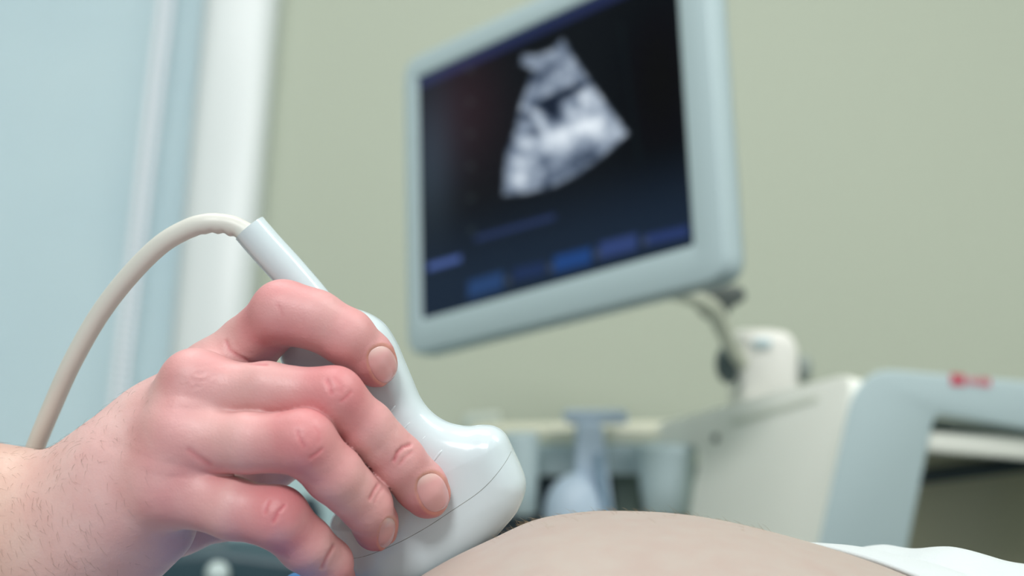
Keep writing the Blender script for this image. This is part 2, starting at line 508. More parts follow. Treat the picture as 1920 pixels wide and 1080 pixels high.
SQ = np.stack([ij[:-1, :-1], ij[:-1, 1:], ij[1:, 1:], ij[1:, :-1]], -1).reshape(-1, 4)
n0 = len(SV)
bk = np.array([(-SW / 2, -SH / 2, -.009), (SW / 2, -SH / 2, -.009), (SW / 2, SH / 2, -.009), (-SW / 2, SH / 2, -.009)])
me = mesh_np('screen', np.vstack([SV, bk]), np.vstack([SQ, [[n0 + 3, n0 + 2, n0 + 1, n0]]]))
ca = me.color_attributes.new('picture', 'FLOAT_COLOR', 'POINT')
ca.data.foreach_set('color', np.vstack([np.hstack([pic, np.ones((len(pic), 1))]), np.tile([0, 0, 0, 1], (4, 1))]).astype(np.float32).ravel())
scr_m = mat('lit_screen', srgb(4, 4, 5), 0.3)
nt = scr_m.node_tree; at_ = nt.nodes.new('ShaderNodeAttribute'); at_.attribute_name = 'picture'
nt.links.new(at_.outputs['Color'], nt.nodes['Principled BSDF'].inputs['Emission Color']); nt.nodes['Principled BSDF'].inputs['Emission Strength'].default_value = 1.0
nt.nodes['Principled BSDF'].inputs['Specular IOR Level'].default_value = 0.08
sc_ = link('screen', me, scr_m, mon); sc_['label'] = 'dark screen with a bright fan-shaped scan'

# ================================================================== ULTRASOUND MACHINE
cream_m = mat('cream_plastic', srgb(242, 244, 236), 0.5, bump=0.05, bscale=300)
creamy_m = mat('ivory_plastic', srgb(250, 249, 228), 0.45)
blue_m = mat('pale_blue_plastic', srgb(190, 209, 227), 0.4)
bluegrey_m = mat('blue_grey_plastic', srgb(196, 215, 220), 0.45)
navy_m = mat('black_recess', srgb(38, 52, 62), 0.6)
olive_m = mat('olive_panel', srgb(192, 188, 166), 0.6)
red_m = mat('red_print', srgb(214, 70, 96), 0.5)
teal_m = mat('dark_teal_plastic', srgb(40, 66, 76), 0.4)
base_w = Wd(1450, 900, 1.5)
mach = empty('ultrasound_machine', (base_w[0], base_w[1], 0)); MI = Matrix.Translation(-mach.location)
tag(mach, 'cream and grey ultrasound machine on a pedestal below the monitor, against the wall', 'ultrasound machine')


def pl(p0, p1, p2):
    a, b, c = [Wd(*p) for p in (p0, p1, p2)]
    n = np.cross(b - a, c - a); n /= np.linalg.norm(n)
    if n @ FW > 0: n = -n
    return a, n


def on(plane, px, py):
    a, n = plane; d = Wd(px, py, 1.0) - CAM
    return CAM + d * ((a - CAM) @ n) / (d @ n)


# cream side panel, receding to the left
PS = pl((1600, 702, 1.30), (1190, 806, 1.62), (1525, 1090, 1.28))
side = [on(PS, *p) for p in ((1600, 698), (1440, 738), (1190, 806), (1200, 834), (1300, 832), (1312, 860), (1302, 900), (1285, 1010), (1270, 1130), (1520, 1130))]
back = -PS[1] * .03
bm_obj('side_panel', prism(round_poly(side, [.02, .0, .01, .01, .01, .01, .0, .0, .01, .02]), back, .008), cream_m, mach, MI)
gr = [on(PS, *p) + PS[1] * .001 for p in ((1368, 788), (1532, 741), (1538, 751), (1374, 800))]
bm_obj('panel_groove', prism(round_poly(gr, .008), -PS[1] * .006, .002), mat('groove_plastic', srgb(222, 226, 214), .6), mach, MI)
sp_ = on(PS, 1343, 822)
bm = bmesh.new(); bmesh.ops.create_cone(bm, cap_ends=True, segments=16, radius1=.005, radius2=.004, depth=.006)
bmesh.ops.transform(bm, matrix=Matrix.Translation(tuple(sp_)) @ Vector(tuple(PS[1])).to_track_quat('Z', 'Y').to_matrix().to_4x4(), verts=bm.verts)
bm_obj('screw', bm, greyd_m, mach, MI)
# grey end frame: column, top bar, far column around the opening
PG = pl((1605, 697, 1.285), (1930, 722, 1.40), (1525, 1090, 1.27))
arch = [on(PG, *p) for p in ((1512, 1120), (1608, 688), (2240, 742), (2190, 1150), (2010, 1150), (2060, 828), (1752, 776), (1682, 1120))]
bm_obj('end_frame', prism(round_poly(arch, [.004, .045, .04, .004, .004, .012, .012, .004], 8), (Wd(1600, 850, 1.0) - CAM) / np.linalg.norm(Wd(1600, 850, 1.0) - CAM) * .045, .007), grey_m, mach, MI)['label'] = 'grey frame around the open bay'
# the opening's inside: back panel, white shelf, dark slots
dp = lambda px, py, dz: on((PG[0] - PG[1] * dz, PG[1]), px, py)
bm_obj('bay_panel', prism([dp(1650, 800, .16), dp(2110, 856, .16), dp(2080, 1170, .16), dp(1590, 1170, .16)], -PG[1] * .01), olive_m, mach, MI, smooth=False)
bm_obj('bay_roof', prism([dp(1735, 785, .046), dp(2200, 845, .046), dp(2200, 868, .046), dp(1735, 808, .046)], -PG[1] * .11, .003), mat('bay_dark_plastic', srgb(70, 84, 82), .6), mach, MI)  # dark green-grey strip along the top of the opening
bm_obj('bay_shelf', prism([dp(1735, 812, .012), dp(2200, 846, .012), dp(2200, 886, .012), dp(1735, 848, .012)], -PG[1] * .10, .004), cream_m, mach, MI)
bm_obj('slot_bar', prism([dp(1715, 892, .08), dp(2200, 826, .08), dp(2200, 850, .08), dp(1715, 912, .08)], -PG[1] * .03, .003), navy_m, mach, MI)
# red maker's lettering, too blurred to read: a row of small raised strokes
bm = bmesh.new()
for (x, y, wd, hg) in ((1786, 711, 7, 11), (1796, 712, 7, 11), (1806, 713, 6, 10), (1819, 714, 5, 7), (1830, 715, 5, 7), (1841, 716, 6, 8), (1852, 717, 6, 8)):
    t_ = prism([on(PG, x - wd / 2, y - hg), on(PG, x + wd / 2, y - hg), on(PG, x + wd / 2, y + hg), on(PG, x - wd / 2, y + hg)], PG[1] * .0012)
    me = bpy.data.meshes.new('t'); t_.to_mesh(me); t_.free(); bm.from_mesh(me); bpy.data.meshes.remove(me)
bm_obj('lettering', bm, red_m, mach, MI, smooth=False)['label'] = 'small red lettering'
# monitor arm: bracket under the monitor, curved post, white pivot housing with dark knobs
V, Fc = tube(catmull([Wd(1200, 540, 1.40), Wd(1290, 556, 1.40), Wd(1335, 578, 1.42), Wd(1352, 610, 1.44), Wd(1372, 650, 1.46), Wd(1400, 690, 1.48)]), np.interp(np.linspace(0, 1, 61), [0, .35, .55, 1], [.005, .009, .009, .007]))
link('monitor_arm', py_mesh('monitor_arm', V - np.array(mach.location), Fc), mat('arm_metal', srgb(206, 210, 194), .5), mach)
bm_obj('arm_bracket', prism([Wd(*p, 1.43) for p in ((1268, 548), (1392, 534), (1404, 560), (1376, 576), (1354, 604), (1328, 600), (1304, 568))], FW * .04, .006), greyd_m, mach, MI)
bm_obj('pivot_housing', prism(round_poly([Wd(*p, 1.47) for p in ((1398, 622), (1480, 622), (1500, 650), (1500, 780), (1388, 780), (1385, 660))], .014), FW * .09, .010), mat('pivot_plastic', srgb(232, 232, 226), .5), mach, MI)
bm_obj('pivot_cap', prism(round_poly([Wd(*p, 1.465) for p in ((1412, 634), (1448, 634), (1448, 652), (1412, 652))], .005), FW * .01, .002), bluegrey_m, mach, MI)


def knob(name, px, py, d, rx, ry, m):
    bm = bmesh.new(); bmesh.ops.create_uvsphere(bm, u_segments=20, v_segments=12, radius=1)
    S = Matrix(((RT[0] * rx, UP[0] * ry, FW[0] * rx, 0), (RT[1] * rx, UP[1] * ry, FW[1] * rx, 0), (RT[2] * rx, UP[2] * ry, FW[2] * rx, 0), (0, 0, 0, 1)))
    bmesh.ops.transform(bm, matrix=Matrix.Translation(tuple(Wd(px, py, d))) @ S, verts=bm.verts)
    bm_obj(name, bm, m, mach, MI)


knob('pivot_knob', 1366, 682, 1.49, .014, .021, mat('slate_plastic', srgb(92, 106, 108), .5))
knob('pivot_knob', 1507, 692, 1.50, .009, .015, mat('grey_knob_plastic', srgb(140, 150, 146), .5))
# transducer rail and its cups
rail = [Wd(880, 800, 1.60), Wd(1405, 794, 1.56), Wd(1405, 832, 1.56), Wd(880, 838, 1.60)]
bm_obj('holder_rail', prism(rail, FW * .05, .008), creamy_m, mach, MI)
bm_obj('holder_panel', prism([Wd(960, 835, 1.585), Wd(1200, 835, 1.57), Wd(1200, 890, 1.57), Wd(960, 894, 1.585)], FW * .02, .004), bluegrey_m, mach, MI)


def cup(px, py0, py1, d, r0, r1, m=bluegrey_m):
    a, b = Wd(px, py0, d), Wd(px + 4, py1, d)
    path = [a, a + (b - a) * .05, a + (b - a) * .5, b, b + (b - a) * .01]
    V, Fc = tube(path, [r0 * .97, r0, (r0 + r1) / 2, r1, r1 * .8], 28)
    link('holder_cup', py_mesh('holder_cup', V - np.array(mach.location), Fc), m, mach)


cup(1248, 832, 962, 1.54, .034, .026)
cup(975, 812, 962, 1.54, .020, .017)
bm_obj('recess_panel', prism([Wd(880, 880, 1.62), Wd(1330, 875, 1.62), Wd(1330, 1100, 1.62), Wd(880, 1100, 1.62)], FW * .02), navy_m, mach, MI, smooth=False)
bm_obj('recess_divider', prism([Wd(1150, 885, 1.60), Wd(1200, 885, 1.60), Wd(1200, 1000, 1.60), Wd(1150, 1000, 1.60)], FW * .02, .004), mat('olive_grey_plastic', srgb(96, 112, 108), .5), mach, MI)
# console to the left: pale upper shell, dark teal keyboard deck, a round pale key
bm_obj('console_shell', prism(round_poly([Wd(*p, 1.50) for p in ((425, 880), (880, 850), (880, 960), (660, 1030), (425, 1050))], .012), FW * .14, .012), mat('pale_teal_plastic', srgb(178, 204, 206), .4), mach, MI)
bm_obj('console_slot', prism(round_poly([Wd(*p, 1.492) for p in ((552, 938), (588, 930), (604, 966), (590, 990), (566, 985))], .006), FW * .02, .004), navy_m, mach, MI)
bm_obj('console_deck', prism(round_poly([Wd(*p, 1.42) for p in ((250, 1046), (420, 1036), (500, 1046), (560, 1054), (900, 1046), (900, 1250), (250, 1250))], .02), FW * .22, .02), teal_m, mach, MI)
knob('console_key', 408, 1076, 1.40, .012, .012, mat('pale_key_plastic', srgb(190, 206, 206), .35))
bm_obj('pedestal', box((.04, 1.66, .545), (.88, .36, .85), .03), cream_m, mach, MI)
bm_obj('pedestal_base', box((.04, 1.62, .085), (.94, .56, .09), .03), grey_m, mach, MI)
for sx in (-1, 1):
    for sy in (-1, 1):
        bm = bmesh.new(); bmesh.ops.create_cone(bm, cap_ends=True, segments=20, radius1=.04, radius2=.04, depth=.03)
        bmesh.ops.transform(bm, matrix=Matrix.Translation((.04 + sx * .4, 1.62 + sy * .22, .04)) @ Matrix.Rotation(math.pi / 2, 4, 'Y'), verts=bm.verts)
        bm_obj('wheel', bm, greyd_m, mach, MI)
# stored transducers hanging in the rail
tr = empty('ultrasound_probe', tuple(Wd(1105, 960, 1.53)))
tag(tr, 'pale blue stored probe hanging in the machine holder, behind the belly', 'ultrasound probe')
TI = Matrix.Translation(-tr.location)
bm_obj('handle', prism(round_poly([Wd(*p, 1.53) for p in ((1080, 790), (1128, 790), (1140, 880), (1152, 985), (1085, 985), (1078, 880))], .01), FW * .03, .008), blue_m, tr, TI)
bm_obj('cap', prism(round_poly([Wd(*p, 1.535) for p in ((1054, 772), (1180, 772), (1178, 796), (1060, 796))], .008), FW * .035, .007), blue_m, tr, TI)
bm = bmesh.new(); bmesh.ops.create_uvsphere(bm, u_segments=28, v_segments=18, radius=1)
S = Matrix(((RT[0] * .034, UP[0] * .045, FW[0] * .025, 0), (RT[1] * .034, UP[1] * .045, FW[1] * .025, 0), (RT[2] * .034, UP[2] * .045, FW[2] * .025, 0), (0, 0, 0, 1)))
bmesh.ops.transform(bm, matrix=Matrix.Translation(tuple(Wd(1078, 966, 1.53))) @ S, verts=bm.verts)
bm_obj('transducer_head', bm, blue_m, tr, TI)
V, Fc = tube(catmull([Wd(1122, 850, 1.52), Wd(1126, 900, 1.518), Wd(1138, 960, 1.518), Wd(1150, 1020, 1.52)]), .0045)
link('cable', py_mesh('cable', V - np.array(tr.location), Fc), mat('steel_blue_rubber', srgb(122, 150, 172), .5), tr)
bm_obj('paper_box', prism(round_poly([Wd(*p, 1.62) for p in ((868, 782), (936, 778), (942, 806), (868, 806))], .005), FW * .05, .006), mat('white_card', srgb(214, 222, 214), .6))
tag(bpy.data.objects['paper_box'], 'small white box on the machine rail behind the probe head', 'box')

# ================================================================== HELD PROBE (field in the hand frame, mm)
OUT = [(598, 572), (645, 574), (690, 586), (722, 607), (744, 640), (758, 672), (774, 710), (791, 748), (813, 774), (842, 791), (876, 797.5), (905, 795), (929, 798), (949, 813), (965, 845), (979, 876), (986, 901), (983, 925), (969, 957), (942, 990), (910, 1025), (866, 1062), (808, 1098), (750, 1118), (700, 1112), (664, 1085), (643, 1045), (625, 1012), (616, 990), (621, 971), (633, 956), (648, 930), (652, 890), (646, 850), (632, 800), (606, 755), (566, 722), (530, 685), (524, 635), (552, 582)]
O2 = catmull([F(*p)[:2] for p in OUT], 6, closed=True)
glo, ghi, gs = O2.min(0) - 14, O2.max(0) + 14, .35
ggx, ggy = np.arange(glo[0], ghi[0], gs), np.arange(glo[1], ghi[1], gs)
GXX, GYY = np.meshgrid(ggx, ggy, indexing='ij')
GD = poly_sd(GXX.ravel(), GYY.ravel(), O2).reshape(GXX.shape)
for _ in range(3):
    GD[1:-1, 1:-1] = (GD[1:-1, 1:-1] * 4 + GD[:-2, 1:-1] + GD[2:, 1:-1] + GD[1:-1, :-2] + GD[1:-1, 2:]) / 8


def out_d(p):
    x = np.clip((p[:, 0] - glo[0]) / gs, 0, len(ggx) - 1.001); y = np.clip((p[:, 1] - glo[1]) / gs, 0, len(ggy) - 1.001)
    i, j = x.astype(int), y.astype(int); fx, fy = x - i, y - j
    return (GD[i, j] * (1 - fx) + GD[i + 1, j] * fx) * (1 - fy) + (GD[i, j + 1] * (1 - fx) + GD[i + 1, j + 1] * fx) * fy


AX0, AX1 = F(590, 590)[:2], F(800, 1000)[:2]
AXD = (AX1 - AX0) / np.linalg.norm(AX1 - AX0); AXL = np.linalg.norm(AX1 - AX0)


def tm(p):          # the probe is turned a little about its axis
    return 0.10 * ((p[:, 0] - AX0[0]) * -AXD[1] + (p[:, 1] - AX0[1]) * AXD[0])


def body_f(p):
    d = out_d(p); s = ((p[:, :2] - AX0) @ AXD) / AXL
    T = np.interp(s, [-.2, .2, .55, .8, 1.0, 1.3], [9.5, 10.0, 10.2, 11.4, 11.0, 9.0])
    R = np.interp(s, [.35, .75], [7.5, 11.5])
    a = np.maximum(d + R, 0) / R; b = np.abs(p[:, 2] - tm(p)) / T
    q = (a ** 2.25 + b ** 2.25) ** (1 / 2.25)
    f = (q - 1) * 8.5
    f = np.where(q < 1, np.maximum(f, -8.0), f)
    seam = np.exp(-((p[:, 2] - tm(p)) / .28) ** 2) * .22
    return f + seam * (np.abs(d) < 3)


SL = [F(468, 428, 0), F(500, 465, 0), F(548, 518, 0), F(600, 585, 0), F(640, 650, 0)]
SLP = catmull(SL, 4); SLR = np.interp(np.linspace(0, 1, len(SLP)), [0, .5, 1], [5.55, 5.6, 6.6])


def probe_f(p):
    d = body_f(p)
    for a, b, ra, rb in zip(SLP[:-1], SLP[1:], SLR[:-1], SLR[1:]):
        d = np.minimum(d, cap(p, a, b, ra, rb))
    return d


plastic_m = mat('white_probe_plastic', srgb(208, 222, 227), 0.19, bump=0.02, bscale=900, Coat_Weight=0.15)
cable_m = mat('cream_cable_rubber', srgb(212, 212, 205), 0.42)
seam_m = mat('seam_grey', srgb(130, 138, 132), 0.7)  # grey of the joint line itself
probe = empty('ultrasound_probe', matrix=HF)
tag(probe, 'white handheld ultrasound probe held in the hand and pressed on the belly', 'ultrasound probe')
V, Q = surface(body_f, list(O2.min(0) - 4) + [-19], list(O2.max(0) + 4) + [19], .55)
SEAM = catmull([F(*p)[:2] for p in ((985, 780), (968, 822), (945, 862), (905, 907), (852, 945), (800, 980), (745, 1010), (680, 1036), (600, 1052))], 8)
c_ = np.vstack([SEAM, [F(500, 1300)[:2], F(1200, 1300)[:2], F(1200, 780)[:2]]])
side_ = poly_sd(V[:, 0], V[:, 1], c_)          # negative: beyond the seam (nose)
nrm = grad(body_f, V); nrm /= np.maximum(np.linalg.norm(nrm, axis=1), 1e-6)[:, None]
fn = (side_[Q].mean(1) < 0)
for nm, sel in (('body', ~fn), ('nose', fn)):
    q = Q[sel]; us, iv = np.unique(q, return_inverse=True)
    me = mesh_np(nm, V[us] / 1000, iv.reshape(q.shape))
    o = link(nm, me, plastic_m, probe); set_normals(me, nrm[us])
# hairline joint between body and nose, laid on the surface
for sgn in (1,):
    pts = []
    for x, y in SEAM:
        zz = np.linspace(-1, 18, 400); f = body_f(np.stack([np.full(400, x), np.full(400, y), zz], 1))
        k = np.nonzero(f < 0)[0]
        if len(k): pts.append((x, y, zz[k[-1]]))
    V_, F_ = tube(np.array(pts) / 1000,   .00009, 6); link('seam', py_mesh('seam', V_, F_), seam_m, probe)['label'] = 'thin dark joint line'
# cable sleeve
pth = np.vstack([SLP[0] + (SLP[0] - SLP[1]) / np.linalg.norm(SLP[0] - SLP[1]) * .02, SLP])
V_, F_ = tube(np.vstack([pth[0], pth[0], pth[1:2], pth[1:]]) / 1000 + 0, np.concatenate([[.0036, .0050, .0054], SLR / 1000]), 40) if False else tube(pth / 1000, np.concatenate([[5.0], SLR]) / 1000, 48)
link('cable_sleeve', py_mesh('cable_sleeve', V_, F_), plastic_m, probe).data.set_sharp_from_angle(angle=math.radians(50))
# cable
CB = [(486, 450, 0), (462, 436, 0), (438, 424, -.5), (412, 419, -1), (385, 419.5, -1), (350, 430, -2), (300, 460, -4), (240, 520, -8), (185, 592, -13), (135, 680, -19), (98, 762, -26), (62, 850, -34), (25, 960, -43), (-20, 1120, -51), (-60, 1300, -54)]
cp = catmull([F(*c) for c in CB], 14)
cr_ = np.full(len(cp), 3.2)
V_, F_ = tube(cp / 1000, cr_ / 1000, 32)
# small wrinkles where it bends into the sleeve
V_ = np.array(V_)
low = F(415, 440, -1) / 1000
dx = V_[:, 0] * 1000
wr = np.exp(-((dx - F(415, 0)[0]) / 6) ** 2) * np.clip((F(0, 428)[1] - V_[:, 1] * 1000) / 3, 0, 1)
V_[:, 1] += .00045 * wr * np.sin(dx * 1.7)
link('cable', py_mesh('cable', V_, F_), cable_m, probe)['label'] = 'cream rubber cable'
# ================================================================== HAND
def J(px, py, t, rpx): return (F(px, py, t), rmm(rpx, t))


FING = [
    # index
    [J(390, 706, 10, 52), J(464, 650, 11, 58), J(529, 588, 22, 54), J(592, 600, 24, 55), J(650, 632, 23, 53), J(690, 668, 19, 47), J(704, 684, 17.0, 42)],
    # middle
    [J(368, 740, 26, 58), J(500, 730, 34, 51), J(626, 746, 36, 50), J(687, 801, 31, 51), J(747, 864, 25, 50), J(788, 910, 19, 48), J(801, 928, 16.5, 44)],
    # ring
    [J(346, 832, 32, 60), J(465, 830, 41, 57), J(569, 832, 45, 55), J(626, 889, 40, 55), J(686, 947, 30, 49), J(702, 979, 21, 43), J(704, 992, 17.5, 41)],
    # little
    [J(316, 914, 32, 60), J(438, 954, 39, 58), J(520, 972, 41, 53), J(572, 1020, 36, 52), J(614, 1056, 28, 47), J(622, 1090, 20, 43), J(624, 1104, 17, 41)],
]
# small knuckle pads (centre, radius): smooth bumps on the back of the joints
PADS = [J(532, 582, 24, 42), J(628, 740, 37, 37), J(570, 824, 46, 40), J(522, 966, 42, 37)]
MCPAD = [J(362, 712, 30, 52), J(332, 808, 35, 50), J(306, 896, 34, 50)]
THUMB = [J(220, 990, -2, 78), J(330, 975, -10, 64), J(424, 952, -20, 56), J(530, 846, -23, 50), J(600, 780, -21, 46), J(630, 750, -19, 40)]
META = [
    [J(60, 990, 2, 120), J(110, 985, 3, 108), J(190, 912, 6, 98), J(300, 796, 10, 76), J(390, 706, 10, 54)],
    [J(110, 995, 6, 108), J(240, 875, 16, 92), J(368, 740, 26, 60)],
    [J(100, 1015, 8, 115), J(230, 922, 20, 94), J(346, 832, 31, 62)],
    [J(90, 1045, 6, 120), J(210, 985, 16, 94), J(316, 914, 31, 62)],
    [J(60, 1090, 2, 120), J(190, 1050, 4, 96), J(290, 985, 14, 72)],
]
ARM = [J(-330, 1098, -16, 188), J(-240, 1070, -11, 187), J(-120, 1036, -6, 184), J(-20, 1012, 0, 170), J(80, 1000, 3, 128)]


def hand_f(p):
    palm = None
    for m_ in META:
        d = chain(p, m_, 5.0)
        palm = d if palm is None else smin(palm, d, 9.0)
    palm = smin(palm, chain(p, ARM, 8.0), 9.0)
    for c, r in MCPAD: palm = smin(palm, np.linalg.norm(p - c, axis=1) - r, 8.0)
    th = smin(palm, chain(p, THUMB, 4.0), 9.0)
    res = th
    for fg, pad in zip(FING, PADS):
        d = chain(p, fg, 1.6)
        d = smin(d, np.linalg.norm(p - pad[0], axis=1) - pad[1], 8.0)
        res = smin(res, smin(palm, d, 8.0), .9)
    # pads of the fingertips flatten on the probe
    pf = -probe_f(p)
    return np.maximum(res, pf + .12)


# short raised grip ridges on the flat face
for (x0, y0, x1, y1) in ((712, 796, 742, 760), (738, 826, 769, 791), (766, 854, 798, 817), (797, 882, 830, 842)):
    pts = []
    for s in np.linspace(0, 1, 9):
        c = F(x0 + (x1 - x0) * s, y0 + (y1 - y0) * s, 10); zz = np.linspace(4, 16, 300)
        f = body_f(np.stack([np.full(300, c[0]), np.full(300, c[1]), zz], 1)); k = np.nonzero(f < 0)[0]
        pts.append((c[0], c[1], zz[k[-1]] - .1))
    pts = np.array(pts); pts = pts[hand_f(pts) > 1.0]
    pts = np.array([pts[0] + (pts[-1] - pts[0]) * s for s in np.linspace(0, 1, 9)])
    V_, F_ = tube(np.array(pts) / 1000, np.array([.15, .38, .5, .5, .5, .5, .5, .38, .15]) / 1000, 12)
    link('grip_ridge', py_mesh('grip_ridge', V_, F_), plastic_m, probe)

hlo, hhi = F(-600, 1420, 0), F(880, 500, 0)
V, Q = surface(hand_f, [hlo[0], hlo[1], -46], [hhi[0], hhi[1], 64], .62)
print('hand verts', len(V))
# keep the one big piece of skin
N = grad(hand_f, V, .25); N /= np.maximum(np.linalg.norm(N, axis=1), 1e-6)[:, None]
dpt = FD - V[:, 2]; PX, PY = V[:, 0] * FPX / dpt + 960, 540 - V[:, 1] * FPX / dpt
front = sstep(.0, .35, N[:, 2])


def pl_dist(P):
    P = np.asarray(P, float); d = np.full(len(PX), 1e9)
    for a, b in zip(P[:-1], P[1:]):
        e = b - a; wx, wy = PX - a[0], PY - a[1]; h = np.clip((wx * e[0] + wy * e[1]) / (e @ e), 0, 1)
        d = np.minimum(d, np.hypot(wx - e[0] * h, wy - e[1] * h))
    return d


CREASE = [  # pixel polyline, depth mm, half-width px
    ([(612, 712), (618, 724), (622, 738)], .30, 3.2), ([(640, 752), (650, 744), (658, 735)], .25, 3.0), ([(628, 708), (640, 722), (641, 738)], .10, 3),
    ([(739, 864), (745, 849), (755, 839), (769, 834)], .55, 3.2), ([(750, 870), (760, 857), (772, 848)], .25, 3),
    ([(557, 808), (562, 822), (570, 836)], .25, 3), ([(582, 858), (592, 852), (604, 842)], .25, 3), ([(590, 800), (598, 812), (598, 826)], .1, 3),
    ([(694, 936), (702, 920), (712, 904)], .45, 3.2), ([(702, 940), (710, 926), (718, 914)], .2, 3),
    ([(513, 978), (521, 962), (533, 948)], .40, 3.2), ([(497, 962), (499, 950), (505, 938)], .25, 3),
    ([(604, 1064), (613, 1046), (626, 1024)], .50, 3.4), ([(520, 572), (526, 580), (530, 592)], .15, 3),
    ([(424, 640), (430, 656), (446, 668), (470, 680), (500, 682)], .45, 3.4),
    ([(355, 845), (372, 858), (392, 872)], .30, 6),
]
disp = np.zeros(len(V)); crmask = np.zeros(len(V))
for P, dep, wd in CREASE:
    d = pl_dist(P); g = np.exp(-(d / wd) ** 2) * front
    disp -= dep * g; crmask = np.maximum(crmask, g * dep * 1.6)
    disp += dep * .07 * np.exp(-((d - wd * 2.4) / (wd * 1.3)) ** 2) * front
# wrinkled skin over the knuckles
def sn(x, y, s, sd): return vnoise(x + 4000, y + 4000, s, sd) - .5
kn = lambda x, y, rx, ry, a=0: np.exp(-((((PX - x) * math.cos(a) + (PY - y) * math.sin(a)) / rx) ** 2 + ((-(PX - x) * math.sin(a) + (PY - y) * math.cos(a)) / ry) ** 2)) * front
wr = kn(375, 706, 42, 26, -.3)
disp += .30 * wr * sn(PX * .8 + PY * .5, PY * 1.3 - PX * .3, 7, 11)
for x, y in ((634, 728), (574, 815), (520, 962)):
    disp += .16 * kn(x, y, 30, 26) * sn(PX, PY, 6, 12)
disp += .12 * kn(300, 885, 60, 50) * sn(PX, PY, 9, 14)
# gentle tendons and soft lumps on the back of the hand
disp += .45 * front * (sn(PX, PY, 70, 15)) * sstep(500, 350, PX)
# fingernail beds: (centre px, half width, half length, long-axis angle)
NAILS = [(720, 684, 27, 37, math.radians(66), 0), (813, 924, 29, 38, math.radians(68), 1), (726, 1000, 15, 30, math.radians(104), 2)]


def nail_e(n, x, y):
    cx, cy, a, b, an, _ = n
    u = (x - cx) * math.cos(an) + (y - cy) * math.sin(an); v = -(x - cx) * math.sin(an) + (y - cy) * math.cos(an)
    return (np.abs(u / b) ** 2.4 + np.abs(v / a) ** 2.4) ** (1 / 2.4)


nmask = np.zeros(len(V))
for n in NAILS:
    e = nail_e(n, PX, PY); sel = (N[:, 2] > -.15) & (V[:, 2] > 8)
    disp += np.where(sel, -.45 * (1 - sstep(.86, 1.04, e)) + .20 * np.exp(-((e - 1.14) / .10) ** 2), 0)
    nmask = np.maximum(nmask, np.where(sel, np.exp(-((e - 1.03) / .09) ** 2), 0))
FA = np.sort(np.stack([chain(V, fg, 1.6) for fg in FING], 1), 1)
disp *= sstep(.5, 2.2, FA[:, 1] - FA[:, 0])          # leave the clefts between fingers alone
V2 = V + N * disp[:, None]
# skin colour: base tone, redder over joints and tips, yellower on the forearm, warm rim round the nails
redc = np.zeros(len(V))
for fg in FING:
    for k, (r_, wgt) in ((2, (13, .75)), (4, (9, .55)), (6, (11, .75))):
        redc = np.maximum(redc, wgt * np.exp(-(np.linalg.norm(V - fg[k][0], axis=1) / r_) ** 2))
for c, r in MCPAD: redc = np.maximum(redc, .40 * np.exp(-(np.linalg.norm(V - c, axis=1) / 14) ** 2))
redc = np.maximum(redc, .45 * np.exp(-(np.linalg.norm(V - F(330, 900, 40), axis=1) / 16) ** 2))
redc = redc * (.75 + .5 * vnoise(V[:, 0] + 500, V[:, 1] + V[:, 2] + 500, 5, 21)) + .16 * (vnoise(V[:, 0] + 900, V[:, 1] + V[:, 2] * .7 + 900, 9, 22) - .3) + .25 * sstep(-140, -70, V[:, 0])
redc = np.clip(redc + .5 * crmask, 0, 1)[:, None]
fore = 1 - sstep(-165, -125, V[:, 0])[:, None]
c_base, c_red, c_fore = [np.array(srgb(*c)[:3]) for c in ((225, 191, 187), (205, 120, 126), (208, 176, 160))]
colr = (c_base * (1 - fore) + c_fore * fore) * (1 - redc) + c_red * redc
rim = (nmask * .45)[:, None]
colr = colr * (1 - rim) + np.array(srgb(222, 160, 124)[:3]) * rim


